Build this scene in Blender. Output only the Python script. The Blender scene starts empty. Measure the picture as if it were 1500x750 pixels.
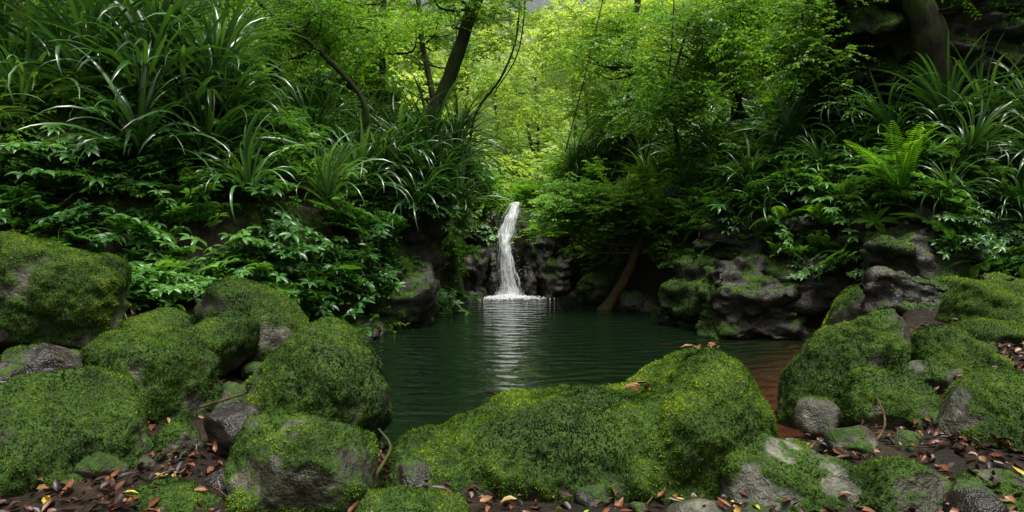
import bpy, bmesh, math, random
import numpy as np
from mathutils import Vector, Matrix, Euler
rng=np.random.default_rng(11); random.seed(5)
sc=bpy.context.scene
for a,v in (('view_transform','Standard'),('look','None')):
    try: setattr(sc.view_settings,a,v)
    except Exception: pass
sc.view_settings.exposure=0
# ------------------------------------------------------------ noise
def _h(ix,iy,iz,seed):
    h=(ix*374761393+iy*668265263+iz*1274126177+seed*974711)&0xffffffff
    h=((h^(h>>13))*1103515245)&0xffffffff
    h=((h^(h>>16))*2246822519)&0xffffffff
    return ((h^(h>>15))&0xffffff)/float(0xffffff)*2-1
def vn(p,seed=0):
    p=np.asarray(p,float); i=np.floor(p).astype(np.int64); f=p-i; f=f*f*(3-2*f)
    r=0
    for a in (0,1):
        wx=f[:,0] if a else 1-f[:,0]
        for b in (0,1):
            wy=f[:,1] if b else 1-f[:,1]
            for c in (0,1):
                wz=f[:,2] if c else 1-f[:,2]
                r=r+wx*wy*wz*_h(i[:,0]+a,i[:,1]+b,i[:,2]+c,seed)
    return r
def fbm(p,sc_=1.0,o=3,seed=0):
    p=np.asarray(p,float)*sc_; r=0; a=1.0; t=0
    for k in range(o):
        r=r+a*vn(p+17.3*k,seed+k); t+=a; a*=.5; p=p*2.03
    return r/t
def sstep(a,b,x):
    t=np.clip((x-a)/(b-a),0,1); return t*t*(3-2*t)
# ------------------------------------------------------------ mesh helpers
def mkmesh(name,V,F,mat=None,smooth=True,attrs=None):
    V=np.ascontiguousarray(V,dtype=np.float32);F=np.ascontiguousarray(F,dtype=np.int32)
    me=bpy.data.meshes.new(name); n,k=F.shape
    me.vertices.add(len(V)); me.vertices.foreach_set('co',V.ravel())
    me.loops.add(n*k); me.loops.foreach_set('vertex_index',F.ravel())
    me.polygons.add(n); me.polygons.foreach_set('loop_start',np.arange(0,n*k,k,dtype=np.int32))
    me.update(calc_edges=True)
    me.polygons.foreach_set('use_smooth',np.full(n,smooth,dtype=bool))
    for an,av in (attrs or {}).items():
        at=me.attributes.new(an,'FLOAT','POINT'); at.data.foreach_set('value',np.ascontiguousarray(av,dtype=np.float32))
    if mat: me.materials.append(mat)
    me.update(); return me
def link(name,data,parent=None,loc=None,mat4=None):
    o=bpy.data.objects.new(name,data); sc.collection.objects.link(o)
    if parent is not None: o.parent=parent
    if mat4 is not None: o.matrix_local=mat4
    elif loc is not None: o.location=loc
    return o
def empty(name): 
    return link(name,None)
class MB:
    def __init__(s): s.V=[];s.F=[];s.T=[];s.n=0
    def add(s,V,F,T=None):
        V=np.asarray(V,float);F=np.asarray(F)
        s.V.append(V);s.F.append(F+s.n);s.T.append(np.zeros(len(V)) if T is None else T);s.n+=len(V)
    def mesh(s,name,mat,smooth=True):
        return mkmesh(name,np.concatenate(s.V),np.concatenate(s.F),mat,smooth,{'tint':np.concatenate(s.T)})
def blades(B,az,el,bend,L,W,segs,prof,fold=.25,roll=None,power=1.3,tint=None):
    B=np.asarray(B,float);n=len(B)
    az=np.broadcast_to(az,n).astype(float);el=np.broadcast_to(el,n).astype(float);bend=np.broadcast_to(bend,n)
    L=np.broadcast_to(L,n);W=np.broadcast_to(W,n)
    if roll is None: roll=rng.normal(0,.25,n)
    if tint is None: tint=rng.random(n)
    side=np.stack([-np.sin(az),np.cos(az),np.zeros(n)],1)
    c=B.copy();out=[];T=[]
    for k in range(segs+1):
        t=k/segs
        e=el-bend*t**power
        d=np.stack([np.cos(az)*np.cos(e),np.sin(az)*np.cos(e),np.sin(e)],1)
        nm=np.stack([-np.cos(az)*np.sin(e),-np.sin(az)*np.sin(e),np.cos(e)],1)
        s=side*np.cos(roll)[:,None]+nm*np.sin(roll)[:,None]
        m=nm*np.cos(roll)[:,None]-side*np.sin(roll)[:,None]
        w=(W*prof(t))[:,None]
        out+= [c-s*w+m*w*fold, c-m*w*fold*.5, c+s*w+m*w*fold]
        T+=[tint]*3
        c=c+d*(L/segs)[:,None]
    V=np.stack(out,1); nv=3*(segs+1)
    f=[]
    for k in range(segs):
        a=3*k; f+=[[a,a+1,a+4,a+3],[a+1,a+2,a+5,a+4]]
    f=np.array(f); F=(np.arange(n)[:,None,None]*nv+f[None]).reshape(-1,4)
    return V.reshape(-1,3),F,np.stack(T,1).reshape(-1)
def kites(B,az,el,L,W,roll,tint):
    n=len(B)
    d=np.stack([np.cos(az)*np.cos(el),np.sin(az)*np.cos(el),np.sin(el)],1)
    nm=np.stack([-np.cos(az)*np.sin(el),-np.sin(az)*np.sin(el),np.cos(el)],1)
    side=np.stack([-np.sin(az),np.cos(az),np.zeros(n)],1)
    s=side*np.cos(roll)[:,None]+nm*np.sin(roll)[:,None]
    m=nm*np.cos(roll)[:,None]-side*np.sin(roll)[:,None]
    L=L[:,None];W=W[:,None]
    V=np.stack([B,B+d*L*.42+s*W+m*W*.3,B+d*L-m*L*.12,B+d*L*.42-s*W+m*W*.3],1).reshape(-1,3)
    F=np.arange(n*4).reshape(-1,4)
    return V,F,np.repeat(tint,4)
leafprof=lambda t: .02 if t==0 else (max(0.0,math.sin(math.pi*min(1,t**.8)))**.8)
strapprof=lambda t: (.55+.45*min(1,t*3))*(1-t**3.5)+.01
def tube(P,R,sides=8,wob=0.0,seed=0):
    P=np.asarray(P,float);R=np.asarray(R,float);n=len(P)
    T=np.gradient(P,axis=0);T/=np.linalg.norm(T,axis=1)[:,None]+1e-9
    up=np.array([.31,.17,.93]) if abs(T[:,2]).mean()<.8 else np.array([1,.1,0])
    A=np.cross(T,up);A/=np.linalg.norm(A,axis=1)[:,None];Bv=np.cross(T,A)
    th=np.linspace(0,2*math.pi,sides,endpoint=False)
    V=P[:,None]+R[:,None,None]*(A[:,None]*np.cos(th)[None,:,None]+Bv[:,None]*np.sin(th)[None,:,None])
    V=V.reshape(-1,3)
    if wob:
        q=fbm(V,3.0,3,seed); V=V+ (V-np.repeat(P,sides,0))*(q*wob)[:,None]
    F=[]
    for i in range(n-1):
        for j in range(sides):
            F.append([i*sides+j,i*sides+(j+1)%sides,(i+1)*sides+(j+1)%sides,(i+1)*sides+j])
    return V,np.array(F)
def spline(pts,n=24):
    pts=np.asarray(pts,float)
    t=np.linspace(0,1,len(pts)); u=np.linspace(0,1,n)
    if len(pts)<3: return np.stack([np.interp(u,t,pts[:,k]) for k in range(pts.shape[1])],1)
    out=[]
    P=np.vstack([2*pts[0]-pts[1],pts,2*pts[-1]-pts[-2]])
    for x in u*(len(pts)-1):
        i=min(int(x),len(pts)-2);f=x-i;a,b,c,d=P[i],P[i+1],P[i+2],P[i+3]
        out.append(.5*((2*b)+(-a+c)*f+(2*a-5*b+4*c-d)*f*f+(-a+3*b-3*c+d)*f**3))
    return np.array(out)
# ------------------------------------------------------------ materials
def nodes(m):
    m.use_nodes=True; nt=m.node_tree; nt.nodes.clear(); return nt,nt.nodes,nt.links
def ramp(N,stops):
    r=N.new('ShaderNodeValToRGB'); e=r.color_ramp.elements
    e[0].position=stops[0][0];e[0].color=(*stops[0][1],1);e[1].position=stops[-1][0];e[1].color=(*stops[-1][1],1)
    for p,c in stops[1:-1]:
        x=e.new(p);x.color=(*c,1)
    return r
def math_(N,Lk,op,a,b=None,c=None):
    m=N.new('ShaderNodeMath');m.operation=op
    for i,v in enumerate((a,b,c)):
        if v is None: continue
        if isinstance(v,(int,float)): m.inputs[i].default_value=v
        else: Lk.new(v,m.inputs[i])
    return m.outputs[0]
def leafmat(name,cols,rough=.38,transl=.3,spec=.5,nscale=.5):
    m=bpy.data.materials.new(name);nt,N,Lk=nodes(m)
    at=N.new('ShaderNodeAttribute');at.attribute_name='tint'
    oi=N.new('ShaderNodeObjectInfo');geo=N.new('ShaderNodeNewGeometry')
    nz=N.new('ShaderNodeTexNoise');nz.inputs['Scale'].default_value=nscale;nz.inputs['Detail'].default_value=0;Lk.new(geo.outputs['Position'],nz.inputs['Vector'])
    a=math_(N,Lk,'MULTIPLY',at.outputs['Fac'],.5);b=math_(N,Lk,'MULTIPLY',oi.outputs['Random'],.35)
    c=math_(N,Lk,'MULTIPLY_ADD',nz.outputs['Fac'],1.1,-.48)
    s=math_(N,Lk,'ADD',math_(N,Lk,'ADD',a,b),c)
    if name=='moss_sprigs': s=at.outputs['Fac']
    r=ramp(N,[(i/(len(cols)-1),cc) for i,cc in enumerate(cols)]);Lk.new(s,r.inputs[0])
    p=N.new('ShaderNodeBsdfPrincipled');p.inputs['Roughness'].default_value=rough
    p.inputs['Specular IOR Level'].default_value=spec
    Lk.new(r.outputs[0],p.inputs['Base Color'])
    t=N.new('ShaderNodeBsdfTranslucent');g=N.new('ShaderNodeMix');g.data_type='RGBA';g.blend_type='MULTIPLY';g.inputs[0].default_value=1
    Lk.new(r.outputs[0],g.inputs[6]);g.inputs[7].default_value=(2.1,1.9,.6,1);Lk.new(g.outputs[2],t.inputs['Color'])
    mx=N.new('ShaderNodeMixShader');mx.inputs[0].default_value=transl
    Lk.new(p.outputs[0],mx.inputs[1]);Lk.new(t.outputs[0],mx.inputs[2])
    o=N.new('ShaderNodeOutputMaterial');Lk.new(mx.outputs[0],o.inputs[0]);return m
M_strap=leafmat('strap_leaf',[(.014,.050,.012),(.045,.13,.03),(.15,.29,.085)],.25,.2,.7)
M_whorl=leafmat('broad_leaf',[(.014,.060,.012),(.06,.175,.032),(.17,.36,.09)],.34,.25,.5)
M_fine=leafmat('small_leaf',[(.012,.05,.006),(.05,.145,.014),(.14,.30,.03)],.45,.35,.35)
M_bright=leafmat('bright_leaf',[(.025,.09,.008),(.09,.22,.02),(.2,.4,.045)],.45,.4,.35)
M_far=leafmat('hazed_far_leaf',[(.15,.27,.05),(.29,.44,.12),(.5,.64,.27)],.5,.42,.3,nscale=.2)  # distance haze and backlight painted into the paler leaf colour
M_fern=leafmat('fern_leaf',[(.03,.10,.008),(.08,.22,.018),(.15,.36,.03)],.42,.35,.35)
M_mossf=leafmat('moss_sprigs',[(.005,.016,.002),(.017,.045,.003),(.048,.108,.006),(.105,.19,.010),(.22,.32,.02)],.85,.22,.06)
def barkmat(name,dark,light,moss):
    m=bpy.data.materials.new(name);nt,N,Lk=nodes(m)
    geo=N.new('ShaderNodeNewGeometry');mp=N.new('ShaderNodeMapping');mp.inputs['Scale'].default_value=(6,6,1.6);Lk.new(geo.outputs['Position'],mp.inputs['Vector'])
    n1=N.new('ShaderNodeTexNoise');n1.inputs['Scale'].default_value=3;n1.inputs['Detail'].default_value=5;Lk.new(mp.outputs[0],n1.inputs['Vector'])
    n2=N.new('ShaderNodeTexNoise');n2.inputs['Scale'].default_value=2.2;n2.inputs['Detail'].default_value=4;Lk.new(geo.outputs['Position'],n2.inputs['Vector'])
    r=ramp(N,[(.35,dark),(.65,light)]);Lk.new(n1.outputs['Fac'],r.inputs[0])
    r2=ramp(N,[(.42,(0,0,0)),(.6,(1,1,1))]);Lk.new(n2.outputs['Fac'],r2.inputs[0])
    g=N.new('ShaderNodeMix');g.data_type='RGBA';Lk.new(r2.outputs[0],g.inputs[0]);Lk.new(r.outputs[0],g.inputs[6]);g.inputs[7].default_value=(*moss,1)
    p=N.new('ShaderNodeBsdfPrincipled');p.inputs['Roughness'].default_value=.85;p.inputs['Specular IOR Level'].default_value=.25;Lk.new(g.outputs[2],p.inputs['Base Color'])
    b=N.new('ShaderNodeBump');b.inputs['Strength'].default_value=.8;b.inputs['Distance'].default_value=.03;Lk.new(n1.outputs['Fac'],b.inputs['Height']);Lk.new(b.outputs[0],p.inputs['Normal'])
    o=N.new('ShaderNodeOutputMaterial');Lk.new(p.outputs[0],o.inputs[0]);return m
M_bark=barkmat('dark_bark',(.008,.006,.004),(.032,.024,.015),(.028,.05,.007))
M_bark2=barkmat('brown_bark',(.04,.025,.012),(.12,.07,.035),(.06,.06,.018))
def rockmat(name,dark,mid,light,wet=.5,spec=.4):
    m=bpy.data.materials.new(name);nt,N,Lk=nodes(m)
    geo=N.new('ShaderNodeNewGeometry');at=N.new('ShaderNodeAttribute');at.attribute_name='moss'
    def nz(s,d=4,rg=.6):
        n=N.new('ShaderNodeTexNoise');n.inputs['Scale'].default_value=s;n.inputs['Detail'].default_value=d;n.inputs['Roughness'].default_value=rg
        Lk.new(geo.outputs['Position'],n.inputs['Vector']);return n
    a=nz(2.6,3,.6);b=nz(9,5,.68);c=nz(38,3,.7)
    r=ramp(N,[(.34,dark),(.52,mid),(.68,light)]);Lk.new(math_(N,Lk,'MULTIPLY_ADD',b.outputs['Fac'],.62,math_(N,Lk,'MULTIPLY',a.outputs['Fac'],.42)),r.inputs[0])
    mr=ramp(N,[(.32,(.005,.014,.002)),(.47,(.017,.042,.003)),(.6,(.048,.10,.006)),(.76,(.12,.18,.015))])
    Lk.new(math_(N,Lk,'MULTIPLY_ADD',c.outputs['Fac'],.45,math_(N,Lk,'MULTIPLY_ADD',b.outputs['Fac'],.3,math_(N,Lk,'MULTIPLY',a.outputs['Fac'],.25))),mr.inputs[0])
    k=math_(N,Lk,'ADD',at.outputs['Fac'],math_(N,Lk,'MULTIPLY_ADD',c.outputs['Fac'],1.2,math_(N,Lk,'MULTIPLY_ADD',b.outputs['Fac'],1.3,-1.25)))
    kr=ramp(N,[(.30,(0,0,0)),(.55,(1,1,1))]);Lk.new(k,kr.inputs[0])
    g=N.new('ShaderNodeMix');g.data_type='RGBA';Lk.new(kr.outputs[0],g.inputs[0]);Lk.new(r.outputs[0],g.inputs[6]);Lk.new(mr.outputs[0],g.inputs[7])
    p=N.new('ShaderNodeBsdfPrincipled');Lk.new(g.outputs[2],p.inputs['Base Color']);p.inputs['Specular IOR Level'].default_value=spec
    Lk.new(math_(N,Lk,'MULTIPLY_ADD',kr.outputs[0],.9-wet,wet),p.inputs['Roughness'])
    h=math_(N,Lk,'ADD',b.outputs['Fac'],math_(N,Lk,'MULTIPLY',c.outputs['Fac'],.45))
    bp=N.new('ShaderNodeBump');bp.inputs['Strength'].default_value=.9;bp.inputs['Distance'].default_value=.04;Lk.new(h,bp.inputs['Height']);Lk.new(bp.outputs[0],p.inputs['Normal'])
    o=N.new('ShaderNodeOutputMaterial');Lk.new(p.outputs[0],o.inputs[0]);return m
M_rock=rockmat('mossy_rock',(.012,.013,.006),(.036,.037,.02),(.15,.145,.10),.5)
M_wet=rockmat('wet_dark_rock',(.004,.0035,.003),(.017,.014,.010),(.055,.045,.032),.33,.5)
M_wet2=rockmat('streambed_rock',(.005,.0045,.004),(.024,.021,.016),(.085,.075,.055),.3,.5)
M_grey=rockmat('grey_rock',(.022,.024,.015),(.075,.076,.053),(.26,.25,.19),.5)
M_soil=rockmat('forest_soil',(.004,.003,.0015),(.014,.009,.005),(.038,.026,.014),.6,.25)
# ------------------------------------------------------------ terrain
LOW=np.array([(-9,7.0),(-4.6,7.3),(-2.9,8.7),(-2.3,9.8),(-2.15,11),(-1.6,13.5),(-1.05,15.5),(-.75,17.0),(-1.1,25),(-2.5,60),(3,60),(1.9,25),(.9,17.2),(1.35,16.5),(2.57,14),(3.15,11.6),(3.8,10.6),(4.8,9.8),(5.6,8.9),(9,8.2),(9,-10),(-9,-10)])
POOL=np.array([(-1.0,4.9),(-1.4,6.2),(-2.4,7.8),(-2.8,8.8),(-2.35,9.8),(-2.2,11),(-1.65,13.5),(-1.1,15.5),(-.8,17.1),(.95,17.1),(1.45,16.4),(2.65,14),(3.25,11.6),(3.9,10.6),(4.75,9.9),(4.6,8.6),(3.6,7.0),(2.6,5.8),(2.1,4.8),(.8,4.7)])
def sdist(poly,x,y):
    x=np.asarray(x,float);y=np.asarray(y,float);d=np.full(x.shape,1e9);ins=np.zeros(x.shape,bool)
    n=len(poly)
    for i in range(n):
        x1,y1=poly[i];x2,y2=poly[(i+1)%n]
        ex,ey=x2-x1,y2-y1;t=np.clip(((x-x1)*ex+(y-y1)*ey)/(ex*ex+ey*ey),0,1)
        d=np.minimum(d,np.hypot(x-x1-t*ex,y-y1-t*ey))
        if y1!=y2:
            c=((y1>y)!=(y2>y))&(x<(x2-x1)*(y-y1)/(y2-y1)+x1); ins^=c
    return np.where(ins,-d,d)
def H(x,y):
    x=np.asarray(x,float);y=np.asarray(y,float)
    P=np.stack([x.ravel(),y.ravel(),np.zeros(x.size)],1)
    dl=sdist(LOW,x,y)+ .25*fbm(P,.9,2,3).reshape(x.shape)*sstep(6,8,y)
    dp=sdist(POOL,x,y)
    fg=.12+.15*np.clip(-x-1,0,4)+.09*np.clip(x-1,0,6)+.06*np.clip(y-4,-2,5)*sstep(.5,2.0,np.abs(x-.3))
    base=-.7+(fg+.7)*sstep(-.1,.45,dp)
    up=sstep(17.0,17.3,y); base=base*(1-up)+up*(2.2+.05*(np.maximum(y,17)-17))
    d=np.maximum(dl,0)
    L=np.interp(d,[0,.15,.5,1,2,3.5,6,12,60],[0,.5,1.1,1.5,2.5,3.3,4.0,6.5,24])
    R=np.interp(d,[0,.15,.5,1.0,2,3,5,8,12,60],[0,.45,1.1,1.6,2.4,3.2,4.8,6.5,8.5,28])
    w=sstep(-.8,.8,x); z=base+(L*(1-w)+R*w)*(1-.35*up*np.exp(-d))
    n1=fbm(P,.7,4,9).reshape(x.shape);n2=fbm(P,3.1,3,19).reshape(x.shape)
    return z+n1*.45*np.clip(d,0,1.2)+n2*(.03+.17*np.clip(d*2,0,1))
def H1(x,y): return float(H(np.array([float(x)]),np.array([float(y)]))[0])
def bank_y(x,z,y0=7.0,y1=20.):
    ys=np.arange(y0,y1,.06);hz=H(np.full(ys.shape,float(x)),ys);k=np.argmax(hz>=z)
    return (ys[k],hz[k]) if hz[k]>=z else (ys[np.argmax(hz)],hz.max())
def axis(segs):
    out=[]
    for a,b,st in segs: out.append(np.arange(a,b,st))
    return np.concatenate(out+[[segs[-1][1]]])
ax=axis([(-90,-30,4),(-30,-12,.8),(-12,-6,.16),(-6,7,.085),(7,12,.16),(12,30,.8),(30,90,4)])
ay=axis([(-60,-10,4),(-10,2,.5),(2,18.5,.085),(18.5,30,.4),(30,120,3)])
GX,GY=np.meshgrid(ax,ay);GZ=H(GX,GY)
V=np.stack([GX.ravel(),GY.ravel(),GZ.ravel()],1)
nx,ny=len(ax),len(ay)
I=np.arange(nx*ny).reshape(ny,nx)
F=np.stack([I[:-1,:-1],I[:-1,1:],I[1:,1:],I[1:,:-1]],-1).reshape(-1,4)
nzv=1/np.sqrt(1+np.gradient(GZ,ay,axis=0)**2+np.gradient(GZ,ax,axis=1)**2)
msk=np.clip(.25-.25*sstep(2.5,4,V[:,0])+nzv.ravel()*.15+.8*fbm(V,1.0,4,41),0,1)*sstep(6,9,V[:,1])+sstep(17.3,19,V[:,1])
terr=link('ground',mkmesh('ground',V,F,M_soil,True,{'moss':msk}))
fc=V[F].mean(1); e1=V[F[:,2]]-V[F[:,0]];e2=V[F[:,3]]-V[F[:,1]];cr=np.cross(e1,e2);ar=np.linalg.norm(cr,axis=1)/2;fn=cr/(2*ar[:,None]+1e-12)
def sample(n,cond):
    w=ar*cond; idx=rng.choice(len(F),n,p=w/w.sum())
    u=rng.random((n,2));q=V[F[idx]]
    p=(q[:,0]*(1-u[:,:1])+q[:,1]*u[:,:1])*(1-u[:,1:])+(q[:,3]*(1-u[:,:1])+q[:,2]*u[:,:1])*u[:,1:]
    return p,fn[idx]
# ------------------------------------------------------------ boulders
_ico={}
def ico(sub):
    if sub not in _ico:
        bm=bmesh.new();bmesh.ops.create_icosphere(bm,subdivisions=sub,radius=1)
        _ico[sub]=(np.array([v.co[:] for v in bm.verts]),np.array([[v.index for v in f.verts] for f in bm.faces]));bm.free()
    return _ico[sub]
def vnorm(V,F):
    if F.shape[1]==4: F3=np.vstack([F[:,[0,1,2]],F[:,[0,2,3]]])
    else: F3=F
    c=np.cross(V[F3[:,1]]-V[F3[:,0]],V[F3[:,2]]-V[F3[:,0]])
    n=np.zeros_like(V)
    for k in range(3): np.add.at(n,F3[:,k],c)
    return n/(np.linalg.norm(n,axis=1)[:,None]+1e-12)
def lumps(V): return .45*fbm(V,5,2,76)+.4*fbm(V,11,2,77)+.3*fbm(V,24,2,78)
def finish_rock(name,V,F,seed,moss,mat,fuzz,lump=1.0,fl=1.0):
    n=vnorm(V,F)
    m=n[:,2]*.5+.85*fbm(V,2.2,3,seed+3)+.7*fbm(V,7,3,seed+5)+(moss-.44)*1.9
    m=np.clip(sstep(-.2,.4,m),0,1)
    lm=lumps(V)
    V=V+n*(m*(.016+.055*lm)*lump+(1-m)*(.016*fbm(V,7,3,6)))[:,None]
    ob=link(name,mkmesh(name,V,F,mat,True,{'moss':m}))
    if fuzz>0:
        F3=np.vstack([F[:,[0,1,2]],F[:,[0,2,3]]]) if F.shape[1]==4 else F
        n=vnorm(V,F)
        a=np.linalg.norm(np.cross(V[F3[:,1]]-V[F3[:,0]],V[F3[:,2]]-V[F3[:,0]]),axis=1)/2
        w=a*np.clip(m[F3].mean(1)-.4,0,1)*(n[F3][:,:,2].mean(1)>-.6)
        N_=int(fuzz*w.sum()*2.0)
        if N_>10:
            idx=rng.choice(len(F3),N_,p=w/w.sum());u=rng.random((N_,2));fl_=u.sum(1)>1;u[fl_]=1-u[fl_]
            q=V[F3[idx]];b=q[:,0]+(q[:,1]-q[:,0])*u[:,:1]+(q[:,2]-q[:,0])*u[:,1:]
            nn_=n[F3[idx,0]]
            d=nn_+rng.normal(0,.8,(N_,3));d[:,2]-=.1;d/=np.linalg.norm(d,axis=1)[:,None]
            s=np.cross(d,rng.normal(0,1,(N_,3)));s/=np.linalg.norm(s,axis=1)[:,None]
            l=rng.uniform(.007,.022,N_)[:,None]*fl;wd=rng.uniform(.003,.006,N_)[:,None]*fl
            VV=np.stack([b-s*wd-d*.003,b+s*wd-d*.003,b+d*l],1).reshape(-1,3)
            shade_tint=np.clip(.36+.8*lumps(b)+.9*fbm(b,2.3,3,5)+.22*nn_[:,2]+rng.normal(0,.12,N_),0,1)  # patchy moss tone, plus painted shading: darker sides and crevices, lighter tops
            link('moss',mkmesh('moss',VV,np.arange(N_*3).reshape(-1,3),M_mossf,False,{'tint':np.repeat(shade_tint,3)}),ob)
    return ob
def boulder(name,c,r,rot=(0,0,0),seed=1,moss=.6,mat=None,sub=5,facets=8,fuzz=7500,k=2.4,fl=1.0,rough=0.0,sc_=1.12):
    g=np.random.default_rng(seed);P,F=ico(sub);P=P.copy()
    P=P/((np.abs(P)**k).sum(1)**(1/k))[:,None]
    for i in range(facets):
        nn=g.normal(0,1,3);nn/=np.linalg.norm(nn);cc=g.uniform(.66,.9)
        P-=nn*(np.maximum(0,P@nn-cc)*.88)[:,None]
    P*=(1+.14*fbm(P,1.1,2,seed)+.07*fbm(P,3.3,3,seed+9))[:,None]
    P=P*np.array(r)*sc_
    Rm=np.array(Euler([math.radians(a) for a in rot]).to_matrix());P=P@Rm.T+np.array(c)
    if rough:
        nrm=vnorm(P,F);q=P*np.array([1,1,2.2])
        st=np.abs(fbm(q,1.3,4,seed+30))*2-.6+ .5*fbm(q,4.5,3,seed+31)
        P=P+nrm*(rough*st)[:,None]
    return finish_rock(name,P,F,seed,moss,mat or M_rock,fuzz,min(1.0,max(r)*2),fl)
B='mossy_boulder'
boulder(B,(-3.87,5.6,1.0),(.54,.55,.52),(0,10,20),1,.52,sub=6)
boulder(B,(-2.62,3.8,.22),(.56,.5,.56),(0,5,10),2,.60,sub=6)
boulder(B,(-2.51,4.7,.54),(.38,.38,.38),(0,0,30),3,.62,sub=6)
boulder(B,(-2.45,5.4,.68),(.22,.40,.24),(10,25,-20),4,.74)
boulder(B,(-2.43,6.1,.62),(.46,.42,.46),(0,20,0),5,.5,M_grey)
boulder(B,(-1.36,4.7,.43),(.42,.44,.50),(0,0,50),6,.68,sub=6)
boulder(B,(-1.19,3.7,.18),(.38,.36,.36),(0,8,0),7,.55,sub=6)
boulder(B,(-1.8,3.5,.08),(.24,.2,.17),(0,0,0),8,.6)
boulder(B,(-.56,3.45,.02),(.31,.25,.18),(0,5,0),9,.62)
boulder('wet_stone',(-1.72,4.15,.34),(.19,.17,.17),(20,10,0),10,.05,M_wet2,facets=10,fuzz=0,sub=4)
boulder('wet_stone',(-1.62,3.75,.18),(.12,.12,.09),(0,10,0),11,.0,M_wet2,facets=10,fuzz=0,sub=4)
boulder(B,(-2.03,4.05,.22),(.13,.15,.18),(0,0,0),12,.36)
boulder(B,(-3.45,5.0,.6),(.27,.25,.14),(0,10,0),13,.25,M_wet2)
boulder(B,(-3.1,5.9,.62),(.3,.3,.25),(0,0,0),14,.6)
boulder(B,(-4.6,6.3,.75),(.4,.4,.3),(0,0,0),15,.5)
rt=dict(sc_=1.06)
boulder(B,(2.80,5.6,.36),(.34,.40,.62),(0,36,0),16,.5,sub=6,facets=4,**rt)
boulder(B,(2.69,4.75,.26),(.34,.31,.32),(0,0,20),17,.52,sub=6,**rt)
boulder(B,(3.75,5.6,.46),(.37,.34,.31),(0,10,0),18,.6,**rt)
boulder(B,(5.1,7.1,.72),(.5,.42,.34),(0,0,0),19,.58,**rt)
boulder(B,(4.6,6.3,.52),(.42,.30,.22),(0,5,0),20,.55,**rt)
boulder(B,(3.22,4.4,.24),(.54,.42,.36),(0,-8,0),21,.40,sub=6,**rt)
boulder(B,(1.55,3.68,.06),(.38,.32,.35),(0,15,0),22,.40,M_grey,sub=6,**rt)
boulder(B,(2.06,3.55,.10),(.28,.25,.23),(0,0,0),23,.48,sub=6,**rt)
boulder(B,(2.66,3.5,.09),(.32,.26,.22),(0,10,0),24,.38,sub=6,**rt)
boulder('grey_stone',(1.0,3.52,.05),(.17,.14,.12),(0,0,10),25,.0,M_grey,fuzz=0,facets=9,sub=4)
boulder('grey_stone',(2.33,5.0,.19),(.18,.16,.15),(0,0,0),26,.15,M_grey,facets=8,sub=4)
boulder('grey_stone',(3.2,5.2,.43),(.19,.17,.14),(0,0,0),27,.25,M_grey,facets=8,sub=4)
boulder('grey_stone',(2.02,4.4,.1),(.2,.17,.14),(0,12,0),28,.15,M_grey,facets=8,sub=4)
R_='bank_rock'
far=dict(fuzz=2200,fl=1.7)
boulder(R_,(4.68,9.0,.40),(.42,.4,.44),(0,4,15),31,.5,M_rock,facets=9,k=4,**far)
boulder(R_,(5.5,8.2,.72),(.32,.3,.28),(0,0,0),32,.5,M_rock,**far)
boulder(R_,(3.95,10.5,.35),(.85,.6,.8),(0,0,0),34,.36,M_wet,facets=10,k=3.4,rough=.2,sub=6,**far)
boulder(R_,(3.3,11.5,.45),(.7,.6,.8),(0,-15,0),35,.46,M_wet,facets=8,rough=.16,**far)
boulder(R_,(1.98,15.4,.3),(.5,.4,.36),(0,0,0),36,.55,M_rock,rough=.06,**far)
boulder(R_,(2.6,13.9,.1),(.4,.4,.26),(0,0,0),37,.2,M_wet2,rough=.05,**far)
boulder(R_,(1.2,16.5,.35),(.5,.4,.55),(0,0,0),38,.3,M_wet2,facets=10,k=3.5,rough=.16,**far)
boulder(R_,(-.98,16.3,.45),(.42,.5,.75),(0,0,0),39,.35,M_wet2,facets=10,k=3.2,rough=.18,**far)
boulder(R_,(.68,16.95,.8),(.42,.4,1.0),(0,0,0),40,.3,M_wet2,facets=10,k=3.4,rough=.18,**far)
boulder(R_,(-.68,17.0,1.2),(.34,.3,.85),(0,0,0),41,.3,M_wet2,facets=10,k=3.4,rough=.16,**far)
boulder(R_,(.05,17.45,1.0),(.5,.25,.9),(0,0,0),49,.0,M_wet2,facets=10,k=4,rough=.12,**far)
boulder(R_,(.42,16.55,.35),(.22,.25,.4),(0,0,0),50,.05,M_wet2,facets=10,k=3.4,rough=.08,**far)
boulder(R_,(-.52,16.5,.55),(.2,.22,.5),(0,0,0),51,.05,M_wet2,facets=10,k=3.4,rough=.08,**far)
boulder(R_,(-2.3,11.5,.5),(.8,.8,.75),(0,-10,20),42,.36,M_wet,facets=7,rough=.16,**far)
boulder(R_,(-1.75,12.5,1.75),(.72,.75,1.0),(0,8,0),44,.3,M_wet,facets=8,rough=.2,**far)
boulder(R_,(-3.3,9.3,.75),(.6,.55,.55),(0,0,0),43,.4,M_wet,facets=7,rough=.14,**far)
boulder('rock_cliff',(7.7,11.6,5.5),(2.3,1.3,1.6),(0,-12,0),47,.42,M_wet,facets=14,k=3.0,sub=6,fuzz=900,fl=2.4,rough=.5)
g=np.random.default_rng(8)
for i in range(44):     # ledges and blocks that make up the right-hand rock wall
    x=3.5+5.6*((i+g.random())/44);z=g.uniform(.35,2.15);y,h=bank_y(x,z,8.1);s=g.uniform(.28,.62)
    boulder('cliff_ledge_rock',(x,y+.12,z-.05),(s*g.uniform(.9,1.5),s*.8,s*g.uniform(.5,.95)),(g.uniform(-12,12),g.uniform(-18,18),g.uniform(-30,30)),300+i,g.uniform(.12,.5),[M_wet,M_wet2,M_wet][i%3],5,10,1500,k=3.6,fl=1.8,rough=.15)
g=np.random.default_rng(3)
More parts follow.
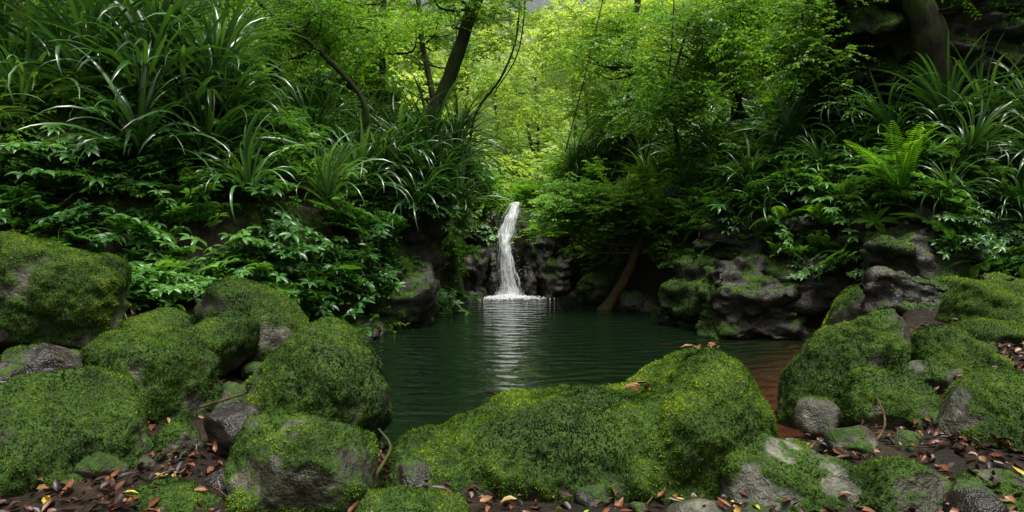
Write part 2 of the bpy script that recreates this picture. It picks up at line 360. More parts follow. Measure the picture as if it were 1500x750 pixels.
for i in range(110):
    x=g.uniform(-3.6,4.6);y=g.uniform(3.3,6.4)
    if -1.0<x<2.0 and y>3.9: continue
    if sdist(POOL,np.array([x]),np.array([y]))[0]<.05: continue
    s=g.uniform(.04,.15);z=H1(x,y)
    boulder('stone',(x,y,z+s*.2),(s*1.2,s,s*.8),(g.uniform(-20,20),g.uniform(-20,20),g.uniform(0,180)),100+i,.3,[M_wet2,M_rock,M_wet][i%3],3,10,0)
for i in range(56):
    q=POOL[3:16];k=g.integers(0,len(q)-1);t=g.random();p=q[k]*(1-t)+q[k+1]*t
    if abs(p[0])<.6 and p[1]>16: continue
    s=g.uniform(.1,.3)
    boulder(R_,(p[0]+g.normal(0,.12),p[1]+g.normal(0,.12),.02),(s*1.3,s,s*.8),(0,g.uniform(-20,20),g.uniform(0,180)),200+i,g.uniform(.05,.4),M_wet2 if i%2 else M_wet,4,9,0)
# long centre boulder (lofted)
ux=np.array([-.90,-.86,-.70,-.50,-.22,.0,.25,.46,.83,1.04,1.20,1.33,1.5,1.64,1.72,1.76])
tz=np.array([.10,.24,.33,.35,.42,.50,.54,.55,.58,.76,.84,.85,.70,.48,.26,.10])-.04
n1,n2=260,240
xs=-.90+(1.76+.90)*(1-np.cos(np.linspace(0,math.pi,n1)))/2
top=np.interp(xs,ux,tz);top=np.convolve(np.pad(top,5,mode='edge'),np.ones(11)/11,'valid')
u=(xs+.9)/2.66
half=.66*(np.clip(1-(2*u-1)**6,0,1))**.5+.001
half*=np.interp(u,[0,.3,.7,1],[.8,.95,1.1,.9])
zb=-.45; cz=(top+zb)/2; hz=(top-zb)/2*np.clip((1-(2*u-1)**10),0,1)**.5+.001
yc=np.interp(u,[0,.5,1],[4.22,4.34,4.44])
th=np.linspace(0,2*math.pi,n2,endpoint=False)
ct,st=np.cos(th),np.sin(th);pw=2/2.9
cy=np.sign(ct)*np.abs(ct)**pw;sz=np.sign(st)*np.abs(st)**pw
Vc=np.stack([np.repeat(xs,n2),(yc[:,None]+half[:,None]*cy[None]).ravel(),(cz[:,None]+hz[:,None]*sz[None]).ravel()],1)
ctr=np.stack([xs,yc,cz],1).repeat(n2,0)
dv=Vc-ctr;Vc=ctr+dv*(1+.17*fbm(Vc,1.5,3,61)+.09*fbm(Vc,4,2,62))[:,None]
I=np.arange(n1*n2).reshape(n1,n2);J=np.roll(I,-1,1)
Fc=np.stack([I[:-1],I[1:],J[1:],J[:-1]],-1).reshape(-1,4)[:,::-1]
nn=vnorm(Vc,Fc)
if ((Vc-ctr)*nn).sum()<0: Fc=Fc[:,::-1]
finish_rock(B,Vc,Fc,64,.66,M_rock,8500)
# ------------------------------------------------------------ plants
def strap_mesh(name,n,Lr,W,seed):
    mb=MB();az=rng.uniform(0,2*math.pi,n);q=rng.random(n)
    el=np.radians(30+60*q);bend=np.radians(rng.uniform(60,150,n))*(1.15-.5*q)
    L=rng.uniform(*Lr,n)
    Bp=np.stack([np.cos(az)*.06*(1-q),np.sin(az)*.06*(1-q),rng.uniform(-.05,.15,n)],1)
    mb.add(*blades(Bp,az,el,bend,L,W*rng.uniform(.7,1.1,n),9,strapprof,.35,rng.normal(0,.35,n),1.6))
    return mb.mesh(name,M_strap)
STR=[strap_mesh('strap_leaves',48+6*i,(.75,1.4),.025,i) for i in range(4)]
def whorl_mesh(name,stems,seed,R=.55,leaf=.15,mat=None):
    mb=MB()
    for s in range(stems):
        a=rng.uniform(0,6.28);L=R*rng.uniform(.6,1.2);e0=rng.uniform(.1,1.2);bd=rng.uniform(.6,1.5)
        K=6;p=np.array([rng.normal(0,.1),rng.normal(0,.1),0.]);pts=[p.copy()]
        for k in range(K):
            e=e0-bd*(k/K);p=p+np.array([math.cos(a)*math.cos(e),math.sin(a)*math.cos(e),math.sin(e)])*L/K;pts.append(p.copy())
        tv,tf=tube(np.array(pts),np.linspace(.006,.003,K+1),4);mb.add(tv,tf,np.full(len(tv),.9))
        for k in range(2,K+1):
            if k<K and rng.random()<.5: continue
            m=rng.integers(5,8);off=rng.uniform(0,6.28)
            az=off+np.arange(m)*6.28/m+rng.normal(0,.2,m)
            sz=leaf*rng.uniform(.65,1.15)
            b=np.repeat(pts[k][None],m,0)+np.stack([np.cos(az),np.sin(az),np.zeros(m)],1)*.012
            mb.add(*blades(b,az,rng.uniform(-.15,.35),rng.uniform(.5,1.1,m),sz*rng.uniform(.75,1.1,m),sz*.17,4,leafprof,.3,rng.normal(0,.3,m),1.2,
                           np.clip(rng.random()*.7+rng.random(m)*.3,0,1)))
    return mb.mesh(name,mat or M_whorl)
WH=[whorl_mesh('whorled_leaves',16,i,.56,.165) for i in range(4)]
WHS=[whorl_mesh('whorled_leaves_small',24,i,.5,.1,M_bright) for i in range(3)]
def fine_mesh(name,twigs,R,leaf,mat,flat=.7,per=14):
    mb=MB();B_=[];A=[];E=[];T=[]
    for s in range(twigs):
        a=rng.uniform(0,6.28);e=rng.uniform(-.5,1.1)*flat;L=R*rng.uniform(.6,1.15);st=rng.normal(0,R*.22,3)
        t=np.linspace(.15,1,per)
        dr=.35*t*t*L
        p=st+np.stack([np.cos(a)*np.cos(e)*t*L,np.sin(a)*np.cos(e)*t*L,np.sin(e)*t*L-dr],1)
        sg=np.where(np.arange(per)%2==0,1,-1)
        B_.append(p);A.append(a+sg*rng.uniform(.5,1.2,per));E.append(rng.normal(-.25,.3,per));T.append(np.clip(rng.random()*.6+rng.random(per)*.4,0,1))
        tv,tf=tube(np.vstack([st,p[per//2],p[-1]]),[.005*R/.4,.004*R/.4,.002],3);mb.add(tv,tf,np.full(len(tv),.1))
    p=np.concatenate(B_);n=len(p)
    L=leaf*rng.uniform(.6,1.2,n)
    mb.add(*kites(p,np.concatenate(A),np.concatenate(E),L,L*.27,rng.normal(0,.45,n),np.concatenate(T)))
    return mb.mesh(name,mat)
FI=[fine_mesh('small_leaf_spray',20,.52,.08,M_fine,per=12) for i in range(4)]
BR=[fine_mesh('bright_leaf_spray',21,.52,.075,M_bright,.6,per=12) for i in range(4)]
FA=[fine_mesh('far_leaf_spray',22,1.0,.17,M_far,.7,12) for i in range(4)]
def fern_mesh(name,fr,L0,mat,up=(.5,1.2),pl=.2,pairs=24,bdr=(.7,1.6)):
    mb=MB()
    for s in range(fr):
        a=s*6.28/fr+rng.normal(0,.2);e0=rng.uniform(*up);bd=rng.uniform(*bdr);L=L0*rng.uniform(.8,1.1);K=pairs
        p=np.zeros(3);P=[];E=[]
        for k in range(K+1):
            e=e0-bd*(k/K)**1.4;E.append(e);P.append(p.copy());p=p+np.array([math.cos(a)*math.cos(e),math.sin(a)*math.cos(e),math.sin(e)])*L/K
        P=np.array(P);tv,tf=tube(P,np.linspace(.008,.002,K+1),4);mb.add(tv,tf,np.full(len(tv),.6))
        t=np.linspace(0,1,K+1)[2:];pp=P[2:]
        ln=pl*np.sin(math.pi*np.clip(t*.93+.05,0,1))**.7+.01
        for sg in (1,-1):
            mb.add(*blades(pp,a+sg*1.25,np.array(E[2:])*.25+.1,.5,ln,L/K*.48,3,leafprof,.2,np.full(len(pp),-sg*.15),1.2,np.full(len(pp),.4+.6*rng.random())))
    return mb.mesh(name,mat)
FE=[fern_mesh('fern_fronds',9,.75,M_fern,(.2,1.0),.14) for i in range(3)]
FBIG=fern_mesh('tree_fern_fronds',11,.95,M_fern,(.75,1.45),.13,30,(.4,1.2))
def M4(loc,s,rz,tilt=(0,0)):
    return Matrix.Translation(Vector([float(v) for v in loc]))@Euler((tilt[0],tilt[1],rz)).to_matrix().to_4x4()@Matrix.Diagonal((s,s,s,1))
def put(name,mesh,loc,s,parent=None,tilt=None,rz=None):
    tilt=tilt or (rng.normal(0,.2),rng.normal(0,.2))
    return link(name,mesh,parent,mat4=M4(loc,s,rng.uniform(0,6.28) if rz is None else rz,tilt))
def outn(nrm,k): return (-(nrm[1])*k,nrm[0]*k)
undl=empty('undergrowth_foliage')
fx,fy,fz=fc[:,0],fc[:,1],fc[:,2]
dlow=sdist(LOW,fx,fy)
view=(np.abs(fx)<fy*.88+.8)
condL=(fx<-.3)&(fy>6.5)&(fy<18)&(fx>-11)&(dlow>.0)&(dlow<6)&view
P,Nn=sample(860,condL*1.0)
for p,n in zip(P,Nn):
    d=sdist(LOW,p[:1],p[1:2])[0];r=rng.random()
    if p[0]>-2.9 and p[1]>10 and p[2]<1.0 and rng.random()<.6: continue
    if p[0]>-1.7 and p[1]>14 and p[2]<1.9 and rng.random()<.7: continue
    if d<2.2:
        ms=WH if r<.72 else (FI if r<.9 else BR)
    else: ms=FI if r<.5 else (BR if r<.74 else WH)
    put('clump',ms[rng.integers(len(ms))],p+n*.1,rng.uniform(.7,1.15),undl,outn(n,.45))
for i in range(70):
    x=rng.uniform(-7.5,-2.7);y=7.1+max(0,(x+4.6))*.8+rng.normal(0,.18)
    put('clump',(WH if rng.random()<.8 else FE)[rng.integers(3)],(x,y,H1(x,y)+rng.uniform(0,.25)),rng.uniform(.6,.95),undl,(.3,0))
condR=(fx>.3)&(fy>8)&(fy<18.5)&(fx<12)&(dlow>.3)&(dlow<7)&view
P,Nn=sample(1180,condR*1.0)
for p,n in zip(P,Nn):
    d=sdist(LOW,p[:1],p[1:2])[0];r=rng.random()
    if p[0]>3.0 and p[2]<1.9 and rng.random()<.6: continue
    if p[0]>5.2 and p[2]>3.4 and rng.random()<.45: continue
    if p[0]<1.7 and p[1]>15.3 and p[2]<1.8 and rng.random()<.8: continue
    near_fall=p[1]>12.5 and p[0]<4
    if near_fall: ms=WHS if r<.5 else (BR if r<.88 else FE)
    elif d<2: ms=WH if r<.7 else (FI if r<.85 else FE)
    elif p[0]>5: ms=FI if r<.6 else (WH if r<.85 else FE)
    else: ms=FI if r<.4 else (BR if r<.75 else (FE if r<.86 else WH))
    put('clump',ms[rng.integers(len(ms))],p+n*.1,rng.uniform(.6,1.05),undl,outn(n,.4))
for i in range(64):     # small plants rooted in the right-hand rock wall
    x=rng.uniform(3.3,8.6);z=rng.choice([rng.uniform(1.2,2.3),rng.uniform(.8,1.7)]);y,h=bank_y(x,z,8.1)
    ms=WH if rng.random()<.65 else (FE if rng.random()<.6 else FI)
    put('clump',ms[rng.integers(3)],(x,y-.28,z+.1),rng.uniform(.35,.7),undl,(.6,0))
for i in range(46):
    a=rng.uniform(-2.6,.5);e=rng.uniform(-.05,1.3)
    nrm=np.array([math.cos(a)*math.cos(e),math.sin(a)*math.cos(e),math.sin(e)])
    p=np.array([-1.8,12.4,1.8])+nrm*np.array([.85,.85,1.05])
    ms=WH if rng.random()<.7 else FI
    put('clump',ms[rng.integers(4)],p,rng.uniform(.5,.85),undl,outn(nrm,.6))
cond=(fy>18)&(fy<60)&(np.abs(fx)<fy*.40)&(dlow>-.2)&(fz<13)
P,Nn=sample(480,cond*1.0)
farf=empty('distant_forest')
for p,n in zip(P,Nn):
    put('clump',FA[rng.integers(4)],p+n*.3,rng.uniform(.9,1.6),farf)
cond=(fy>17.3)&(fy<27)&(np.abs(fx-.3)<3.0)
P,Nn=sample(150,cond*1.0)
for p,n in zip(P,Nn):
    ms=BR if rng.random()<.7 else FE
    if abs(p[0]-.1)<.35 and p[1]<18.5: continue
    put('clump',ms[rng.integers(3)],p+n*.25,rng.uniform(1.0,1.6),farf)
lil=[(-4.5,2.7,1.5),(-5.0,3.1,1.45),(-4.0,2.9,1.45),(-5.6,3.2,1.35),(-6.4,2.9,1.25),(-4.2,2.3,1.25),(-3.6,3.0,1.3),(-5.9,3.9,1.4),(-7,3.6,1.3),(-6.8,2.4,1.1),(-5.2,3.8,1.5),(-4.4,3.5,1.4),(-4.7,2.3,1.2),(-3.9,3.6,1.4),(-6.4,3.6,1.4),(-3.3,3.4,1.3),
(-2.9,2.3,1.1),(-2.6,2.6,1.2),(-2.3,2.5,1.15),(-3.1,2.9,1.2),(-2.0,2.7,1.1),(-2.2,3.1,1.2),(-2.7,1.8,1.0),(-3.4,1.9,.9),(-1.9,2.2,1.05),(-2.4,2.1,1.0)]
for x,z,s in lil:
    y,h=bank_y(x,z);put('stream_lily',STR[rng.integers(4)],(x,y-.15,h+.2),s,None,(.3,.0))
for x,y,z,s in [(-1.3,12.0,2.5,1.1),(-1.7,11.8,2.6,1.2),(-2.2,11.7,2.5,1.15),(-1.15,12.5,2.7,1.1),(-1.5,12.4,2.95,1.2),(-2.0,12.3,3.0,1.2),(-1.05,12.1,2.0,.95),(-1.6,11.6,2.0,1.0),(-2.6,11.2,2.3,1.1),(-2.9,10.8,2.2,1.05),(-1.2,13.0,3.1,1.1)]:
    put('stream_lily',STR[rng.integers(4)],(x,y,z),s,None,(.25,.1))
lir=[(2.6,3.0,1.1),(3.0,3.3,1.2),(3.4,3.2,1.2),(3.8,3.0,1.1),(3.2,2.5,1),(4.2,2.7,.9),(4.4,3.2,1),(4.0,2.1,.8),(2.2,2.9,1),(1.8,2.8,.9),(1.5,2.9,.9),(2.6,2.4,.9),(6.0,2.9,1.0),(6.5,3.0,1.15),(7.0,2.9,1.1),(6.4,2.4,.9),(7.6,2.9,1.1),(6.9,1.7,.7),(3.5,3.9,1.1),(4.9,3.0,1),(5.0,2.4,.7),(1.2,3.2,.9),(2.9,4.2,1.1),(7.3,2.2,.9),(3.6,2.2,.9),(5.4,3.3,1),(4.6,3.8,1.1),(4.4,1.9,.6),(6.0,1.9,.6),(3.3,2.9,1.1),(2.9,2.7,1.05),(5.7,3.4,1.1),(4.1,1.7,.55),(5.0,1.75,.5),(6.5,1.6,.55),(7.4,1.5,.6)]
for x,z,s in lir:
    y,h=bank_y(x,z,8.2);put('stream_lily',STR[rng.integers(4)],(x,y-.2,h+.15),s,None,(.35,.0))
y,h=bank_y(5.5,1.9,8.2);put('tree_fern',FBIG,(5.4,y-.45,h+.2),1.1,None,(.15,0))
for x,z in [(1.9,1.9),(2.3,2.6),(1.5,2.3),(2.8,2.9),(-2.7,.7),(-3.0,.6),(7.3,1.9),(4.3,1.5)]:
    y,h=bank_y(x,z,7.5);put('fern',FE[rng.integers(3)],(x,y-.2,h+.1),.85,None,(.4,0))
# ------------------------------------------------------------ trees
def tree(name,path,r0,r1,crowns,leaf,ncl,s=(.8,1.2),bark=None,spread=.55):
    P=spline(path,26);P+=np.stack([fbm(P*1.0,1.1,2,3),fbm(P,1.1,2,8),0*P[:,0]],1)*r0*.9
    mb=MB();R=np.linspace(r0,r1,26);R[0]*=1.5;R[1]*=1.2
    v,f=tube(P,R,12,.3,4);mb.add(v,f)
    tips=[]
    for (cx,cy,cz,rx,ry,rz,n) in crowns:
        for i in range(n):
            dd=rng.normal(0,1,3);dd/=np.linalg.norm(dd);dd*=rng.random()**.4
            c=np.array([cx+dd[0]*rx,cy+dd[1]*ry,cz+dd[2]*rz])
            dist=np.linalg.norm(P-c,axis=1)+1.2*np.maximum(0,P[:,2]-c[2]+.2)
            k=int(np.argmin(dist));a=P[k];mid=(a+c)/2+np.array([0,0,-.1*np.linalg.norm(c-a)])+rng.normal(0,.12,3)
            L=spline([a,mid,c],9);rr=np.linspace(min(R[k]*.5,.012+.022*np.linalg.norm(c-a)),.006,9)
            v,f=tube(L,rr,5);mb.add(v,f);tips.append(c)
    root=link(name,mb.mesh(name,bark or M_bark))
    for c in tips:
        for j in range(ncl):
            put('leaves',leaf[rng.integers(len(leaf))],c+rng.normal(0,spread,3)*np.array([1,1,.6])*(0 if j==0 else 1),rng.uniform(*s),root)
    return root
tree('leaning_tree',[(-2.1,13.1,2.4),(-1.6,12.9,3.7),(-1.0,12.8,5.1),(-.62,12.7,6.1),(-.1,12.6,8),(.2,12.6,9)],.15,.09,[(-.9,12.6,6.2,1.2,1,.6,5)],BR,3)
tree('sapling_tree',[(-3.0,11.6,2.6),(-2.5,11.4,3.7),(-3.3,11.2,4.7),(-4.2,11.1,5.4),(-5.0,11.0,6.0)],.055,.03,[(-3.6,11.5,5.2,1.2,.7,.6,7)],BR,3)
tree('sapling_tree',[(-.9,13.4,2.6),(-.75,13.3,3.9),(-.2,13.2,4.7),(.12,13.2,5.6),(.15,13.2,7)],.03,.015,[(-.1,13.2,6.4,.8,.6,.5,3)],BR,2)
tree('rainforest_tree',[(-3.2,16,3.2),(-3.1,16,6),(-3.0,16,9)],.1,.06,[(-3.4,15.5,6.2,1.8,1.2,1.4,12)],BR,3)
tree('rainforest_tree',[(-1.7,17,3.2),(-2.2,17,6),(-2.6,17,9)],.1,.05,[(-2.0,16.6,6.3,1.2,1.2,1.6,9)],BR,3)
tree('rainforest_tree',[(-5.2,14.5,4),(-5.0,14.5,7),(-5,14.5,8)],.16,.08,[(-5.4,13.6,6.0,2.2,1.2,1.1,14)],BR,4)
tree('rainforest_tree',[(-8,13.5,4.5),(-7.8,13.5,7),(-8,13.5,8)],.2,.1,[(-7.6,12.4,5.6,2.2,1.2,1.0,13)],FI,4)
tree('rainforest_tree',[(-7.2,11,3.8),(-7.1,11,6),(-7,11,7)],.14,.08,[(-6.4,10.6,5.0,1.6,.8,.5,7)],FI,3)
tree('overhanging_tree',[(1.9,13.85,-.1),(2.22,13.9,.43),(2.62,13.9,1.4),(2.85,14.1,2.2),(2.7,14.2,3.0)],.12,.05,[(1.8,14.0,1.95,1.1,.7,.6,18)],WHS,3,(.7,1.0),M_bark2,spread=.35)
tree('rainforest_tree',[(2.9,16.5,3.6),(3.0,16.5,6),(3.2,16.5,9)],.12,.06,[(2.6,16.0,5.4,1.5,1.2,1.3,12)],BR,3)
tree('rainforest_tree',[(4.8,14.2,4.0),(4.6,14,6),(4.9,14,8)],.13,.08,[(4.2,13.4,5.5,1.6,1.0,1.1,15)],BR,4)
tree('rainforest_tree',[(6.0,12.2,3.8),(5.8,12,5.5),(5.7,12,7)],.14,.08,[(4.9,11.4,4.8,1.2,.8,.8,12)],BR,3)
tree('sapling_tree',[(3.2,12.6,2.8),(3.0,12.5,4.2),(3.3,12.4,5.5)],.04,.025,[(3.1,12.4,4.3,.9,.6,.8,8)],BR,3)
tree('mossy_tree',[(6.7,10.4,3.0),(6.5,10.3,4.2),(6.3,10.2,5.6),(6.5,10.2,7)],.26,.2,[(7.0,10.2,5.4,1.2,.6,.5,3)],FI,3)
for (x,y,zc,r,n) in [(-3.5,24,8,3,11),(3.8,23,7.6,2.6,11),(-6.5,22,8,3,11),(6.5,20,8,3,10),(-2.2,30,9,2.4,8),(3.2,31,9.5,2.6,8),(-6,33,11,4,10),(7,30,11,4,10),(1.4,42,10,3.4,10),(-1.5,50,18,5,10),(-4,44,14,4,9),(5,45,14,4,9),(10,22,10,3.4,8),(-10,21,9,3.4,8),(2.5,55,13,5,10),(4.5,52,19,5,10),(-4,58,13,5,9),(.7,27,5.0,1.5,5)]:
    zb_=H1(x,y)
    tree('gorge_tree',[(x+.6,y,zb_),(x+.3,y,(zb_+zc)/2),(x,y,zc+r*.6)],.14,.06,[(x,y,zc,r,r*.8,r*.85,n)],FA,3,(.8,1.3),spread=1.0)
mb=MB()
for (a,m,b) in [((-.35,13,4.3),(.15,12.9,5.2),(.3,12.8,6.9)),((1.2,15,3.4),(1.6,14.8,5),(2.2,15,7.5)),((2.6,13,3),(3,12.8,4.6),(3.2,13,7)),((-4.7,8.6,1.6),(-4.2,8.1,1.2),(-3.6,8.0,.8)),((-5.2,8.2,1.9),(-4.7,7.8,1.2),(-4.6,7.7,.7)),((-2.2,14,3),(-1.2,14,5),(-1.4,14,8))]:
    v,f=tube(spline([a,m,b],20),np.full(20,.014),6,.3,3);mb.add(v,f)
link('hanging_vines',mb.mesh('hanging_vines',M_bark))
# ------------------------------------------------------------ leaf litter and sticks
m=bpy.data.materials.new('fallen_leaf');nt,N,Lk=nodes(m)
at=N.new('ShaderNodeAttribute');at.attribute_name='tint'
r=ramp(N,[(0,(.010,.005,.003)),(.4,(.04,.014,.006)),(.7,(.11,.034,.013)),(.88,(.22,.08,.03)),(.955,(.25,.13,.05)),(.98,(.5,.42,.03)),(1,(.18,.34,.02))]);Lk.new(at.outputs['Fac'],r.inputs[0])
p=N.new('ShaderNodeBsdfPrincipled');p.inputs['Roughness'].default_value=.42;p.inputs['Specular IOR Level'].default_value=.45;Lk.new(r.outputs[0],p.inputs['Base Color'])
o=N.new('ShaderNodeOutputMaterial');Lk.new(p.outputs[0],o.inputs[0]);M_lit=m
n=14000
x=rng.uniform(-4.5,5.2,n);y=rng.uniform(3.0,7,n);dpz=sdist(POOL,x,y)
dens=fbm(np.stack([x,y,0*x],1),1.6,2,91)
keep=(dpz>.12)&(dens+rng.uniform(-.4,.4,n)>-.1);x,y=x[keep],y[keep];n=len(x)
z=H(x,y)+rng.uniform(.005,.06,n)
mb=MB();mb.add(*blades(np.stack([x,y,z],1),rng.uniform(0,6.28,n),rng.normal(.1,.35,n),rng.normal(.3,.7,n),rng.uniform(.03,.10,n),rng.uniform(.009,.022,n),3,leafprof,.5,rng.normal(0,.5,n),1.2,rng.random(n)**1.2))
for cx,cy,cz_,k in [(.80,4.35,.60,7),(1.3,4.35,.85,5),(1.15,4.45,.84,3),(-.1,4.35,.53,1)]:
    b=np.stack([rng.normal(cx,.05,k),rng.normal(cy,.05,k),np.full(k,cz_)],1)
    mb.add(*blades(b,rng.uniform(0,6.28,k),.2,.6,rng.uniform(.06,.12,k),.02,3,leafprof,.5,rng.normal(0,.4,k),1.2,rng.uniform(.7,.95,k)))
link('leaf_litter',mb.mesh('leaf_litter',M_lit))
mb=MB()
for pts,r0 in [([(-.86,3.72,.10),(-.76,3.85,.24),(-.72,3.95,.33),(-.8,4.0,.42)],.015),([(-.74,3.88,.27),(-.8,3.9,.36),(-.84,3.9,.44)],.008),([(2.1,4.1,.18),(2.4,4.3,.34),(2.46,4.5,.5)],.01),([(-2.1,4.5,.42),(-1.8,4.6,.5),(-1.6,4.9,.52)],.01)]:
    v,f=tube(spline(pts,14),np.linspace(r0,r0*.5,14),7,.3,2);mb.add(v,f)
for i in range(200):
    a=rng.uniform(0,6.28);x0=rng.uniform(-4,4.5);y0=rng.uniform(3.2,6.2)
    if sdist(POOL,np.array([x0]),np.array([y0]))[0]<.15: continue
    l=rng.uniform(.08,.3);q=np.array([[x0,y0],[x0+math.cos(a)*l/2,y0+math.sin(a)*l/2+.01],[x0+math.cos(a)*l,y0+math.sin(a)*l]])
    hz=H(q[:,0],q[:,1])+.03;v,f=tube(np.column_stack([q,hz]),[.005,.004,.002],5);mb.add(v,f)
link('fallen_twigs',mb.mesh('fallen_twigs',M_bark2))
# ------------------------------------------------------------ water
m=bpy.data.materials.new('pool_water');nt,N,Lk=nodes(m)
geo=N.new('ShaderNodeNewGeometry')
at=N.new('ShaderNodeAttribute');at.attribute_name='shallow'
cr_=ramp(N,[(0,(.004,.011,.0045)),(.4,(.014,.013,.005)),(1,(.05,.018,.009))]);Lk.new(at.outputs['Fac'],cr_.inputs[0])
p=N.new('ShaderNodeBsdfPrincipled');p.inputs['Roughness'].default_value=.06;p.inputs['IOR'].default_value=1.33;Lk.new(cr_.outputs[0],p.inputs['Base Color'])
mp=N.new('ShaderNodeMapping');mp.inputs['Location'].default_value=(0,-16.6,0);Lk.new(geo.outputs['Position'],mp.inputs['Vector'])
wv=N.new('ShaderNodeTexWave');wv.wave_type='RINGS';wv.rings_direction='SPHERICAL';wv.inputs['Scale'].default_value=1.1;wv.inputs['Distortion'].default_value=7;wv.inputs['Detail'].default_value=2;wv.inputs['Detail Scale'].default_value=1.2;Lk.new(mp.outputs[0],wv.inputs['Vector'])
mp2=N.new('ShaderNodeMapping');mp2.inputs['Scale'].default_value=(1,1.7,1);Lk.new(geo.outputs['Position'],mp2.inputs['Vector'])
nz=N.new('ShaderNodeTexNoise');nz.inputs['Scale'].default_value=2.4;nz.inputs['Detail'].default_value=3;Lk.new(mp2.outputs[0],nz.inputs['Vector'])
hh=math_(N,Lk,'MULTIPLY_ADD',wv.outputs['Fac'],.22,math_(N,Lk,'MULTIPLY',nz.outputs['Fac'],1.0))
bp=N.new('ShaderNodeBump');bp.inputs['Strength'].default_value=.6;bp.inputs['Distance'].default_value=.075;Lk.new(hh,bp.inputs['Height']);Lk.new(bp.outputs[0],p.inputs['Normal'])
o=N.new('ShaderNodeOutputMaterial');Lk.new(p.outputs[0],o.inputs[0])
wx=np.linspace(-3.4,5.6,120);wy=np.linspace(4.3,17.2,150);WX,WY=np.meshgrid(wx,wy)
sh=sstep(-1.9,-.1,sdist(POOL,WX,WY))*sstep(10.8,8,WY)*sstep(.8,2.3,WX)
I=np.arange(WX.size).reshape(WX.shape);Fw=np.stack([I[:-1,:-1],I[:-1,1:],I[1:,1:],I[1:,:-1]],-1).reshape(-1,4)
link('water',mkmesh('water',np.stack([WX.ravel(),WY.ravel(),0*WX.ravel()],1),Fw,m,True,{'shallow':sh.ravel()}))
# waterfall
m=bpy.data.materials.new('falling_water');nt,N,Lk=nodes(m)
uvx=N.new('ShaderNodeAttribute');uvx.attribute_name='u';uvy=N.new('ShaderNodeAttribute');uvy.attribute_name='v'
cb=N.new('ShaderNodeCombineXYZ');Lk.new(math_(N,Lk,'MULTIPLY',uvx.outputs['Fac'],10),cb.inputs[0]);Lk.new(math_(N,Lk,'MULTIPLY',uvy.outputs['Fac'],4),cb.inputs[1])
oi=N.new('ShaderNodeObjectInfo');Lk.new(math_(N,Lk,'MULTIPLY',oi.outputs['Random'],50),cb.inputs[2])
nz=N.new('ShaderNodeTexNoise');nz.inputs['Scale'].default_value=1;nz.inputs['Detail'].default_value=5;nz.inputs['Roughness'].default_value=.62;Lk.new(cb.outputs[0],nz.inputs['Vector'])
ed=math_(N,Lk,'ABSOLUTE',math_(N,Lk,'MULTIPLY_ADD',uvx.outputs['Fac'],2,-1))
al=math_(N,Lk,'MULTIPLY_ADD',ed,-.22,nz.outputs['Fac'])
ar_=ramp(N,[(.33,(0,0,0)),(.55,(1,1,1))]);Lk.new(al,ar_.inputs[0])
df=N.new('ShaderNodeBsdfPrincipled');df.inputs['Base Color'].default_value=(.9,.93,.95,1);df.inputs['Roughness'].default_value=.35
tl=N.new('ShaderNodeBsdfTranslucent');tl.inputs[0].default_value=(.95,.97,1,1)
m1=N.new('ShaderNodeMixShader');m1.inputs[0].default_value=.3;Lk.new(df.outputs[0],m1.inputs[1]);Lk.new(tl.outputs[0],m1.inputs[2])
tr=N.new('ShaderNodeBsdfTransparent');m2=N.new('ShaderNodeMixShader');Lk.new(ar_.outputs[0],m2.inputs[0]);Lk.new(tr.outputs[0],m2.inputs[1]);Lk.new(m1.outputs[0],m2.inputs[2])
o=N.new('ShaderNodeOutputMaterial');Lk.new(m2.outputs[0],o.inputs[0]);M_fall=m
fall=empty('waterfall')
zk=[2.38,2.28,1.95,1.55,1.35,1.15,.7,.35,0.0]
yk=[17.3,16.95,16.7,16.6,16.45,16.35,16.3,16.26,16.2]
xk=[.12,.08,-.02,-.14,-.18,-.16,-.12,-.08,-.04]
wk=[.14,.17,.26,.27,.17,.21,.28,.31,.46]
for l in range(3):
    nu,nv=26,90;t=np.linspace(0,8,nv);kk=np.arange(9)
    zc=np.interp(t,kk,zk);yc_=np.interp(t,kk,yk)-.04*l;xc=np.interp(t,kk,xk)+.02*(l-1);wc=np.interp(t,kk,wk)*(1-.15*l)
    uu=np.linspace(0,1,nu);U,T_=np.meshgrid(uu,np.linspace(0,1,nv))
    X=xc[:,None]+(U-.5)*2*wc[:,None];Z=np.repeat(zc[:,None],nu,1);Y=np.repeat(yc_[:,None],nu,1)+.1*(2*U-1)**2
    q=np.stack([X.ravel()*7,Y.ravel(),Z.ravel()*1.5],1);Y=Y+.08*fbm(q,1,3,5+l).reshape(Y.shape);X=X+.06*fbm(np.stack([0*q[:,0],q[:,1],q[:,2]*3],1),1,3,15+l).reshape(X.shape)
    I=np.arange(nu*nv).reshape(nv,nu);Ff=np.stack([I[:-1,:-1],I[:-1,1:],I[1:,1:],I[1:,:-1]],-1).reshape(-1,4)
    link('stream_sheet',mkmesh('stream_sheet',np.stack([X.ravel(),Y.ravel(),Z.ravel()],1),Ff,M_fall,True,{'u':U.ravel(),'v':T_.ravel()*(1+.3*l)+l}),fall)
M_foam=bpy.data.materials.new('foam');nt,N,Lk=nodes(M_foam);p=N.new('ShaderNodeBsdfPrincipled');p.inputs['Base Color'].default_value=(.9,.92,.93,1);p.inputs['Roughness'].default_value=.4;o=N.new('ShaderNodeOutputMaterial');Lk.new(p.outputs[0],o.inputs[0])
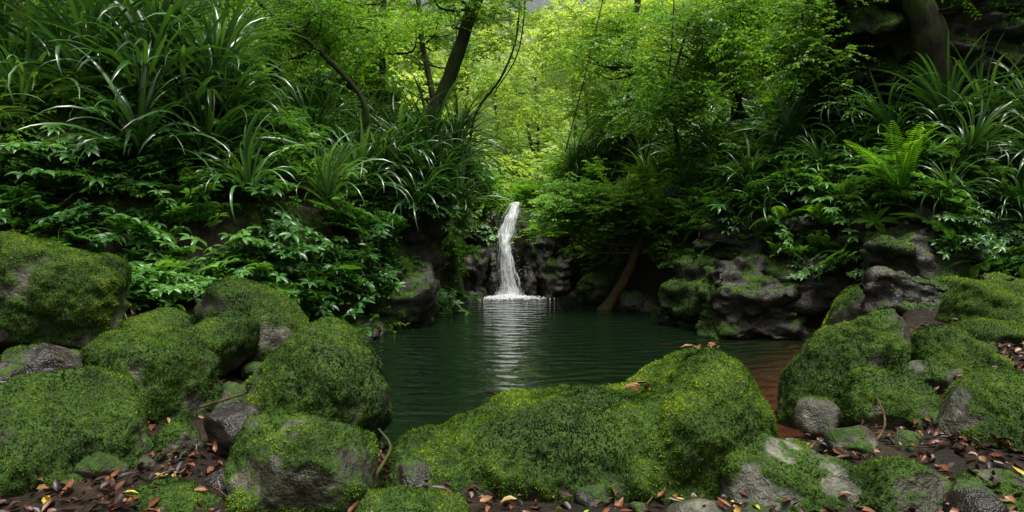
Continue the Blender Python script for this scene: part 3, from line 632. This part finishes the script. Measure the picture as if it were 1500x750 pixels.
def drops(name,C,S):
    oc=np.array([(1,0,0),(-1,0,0),(0,1,0),(0,-1,0),(0,0,1),(0,0,-1)],float);of=np.array([(0,2,4),(2,1,4),(1,3,4),(3,0,4),(2,0,5),(1,2,5),(3,1,5),(0,3,5)])
    VV=(C[:,None]+oc[None]*S[:,None,None]).reshape(-1,3);FF=(np.arange(len(C))[:,None,None]*6+of[None]).reshape(-1,3)
    link(name,mkmesh(name,VV,FF,M_foam),fall)
nd=1500;t=rng.random(nd)*8;kk=np.arange(9)
C=np.stack([np.interp(t,kk,xk)+rng.normal(0,.5,nd)*np.interp(t,kk,wk),np.interp(t,kk,yk)-rng.uniform(0,.15,nd),np.interp(t,kk,zk)],1)
drops('spray_drops',C,rng.uniform(.003,.009,nd))
nf=3000;rr=np.abs(rng.normal(0,.34,nf));a=rng.uniform(0,6.28,nf)
C=np.stack([-.04+rr*np.cos(a)*1.2,16.15+rr*np.sin(a)*.6,np.abs(rng.normal(0,.05,nf))*np.exp(-rr*2)],1);drops('foam',C,rng.uniform(.006,.02,nf))
# ------------------------------------------------------------ light, sky, camera
w=bpy.data.worlds.new('World');sc.world=w;w.use_nodes=True;nt=w.node_tree;bg=nt.nodes['Background']
sky=nt.nodes.new('ShaderNodeTexSky');sky.sky_type='NISHITA';sky.sun_disc=False
EL,AZ=math.radians(74),math.radians(140)
sky.sun_elevation=EL;sky.sun_rotation=AZ;sky.air_density=.8;sky.dust_density=9.0;sky.ozone_density=.3
hs=nt.nodes.new('ShaderNodeHueSaturation');hs.inputs['Saturation'].default_value=.3   # hazy, overcast white
nt.links.new(sky.outputs[0],hs.inputs['Color']);nt.links.new(hs.outputs[0],bg.inputs[0]);bg.inputs[1].default_value=.13
sd=bpy.data.lights.new('sun','SUN');sd.energy=4.3;sd.angle=math.radians(18);sd.color=(1,.97,.9)
so=link('sun',sd);dv=Vector((math.sin(AZ)*math.cos(EL),math.cos(AZ)*math.cos(EL),math.sin(EL)));so.rotation_euler=dv.to_track_quat('Z','Y').to_euler();so.location=(0,0,30)
cd=bpy.data.cameras.new('camera');co=link('camera',cd);co.location=(0,0,1.6);co.rotation_euler=(math.pi/2,0,0)
cd.sensor_width=36;cd.lens=23.45;cd.shift_y=-35/1500;cd.clip_end=600;sc.camera=co
print('objs',len(bpy.data.objects))
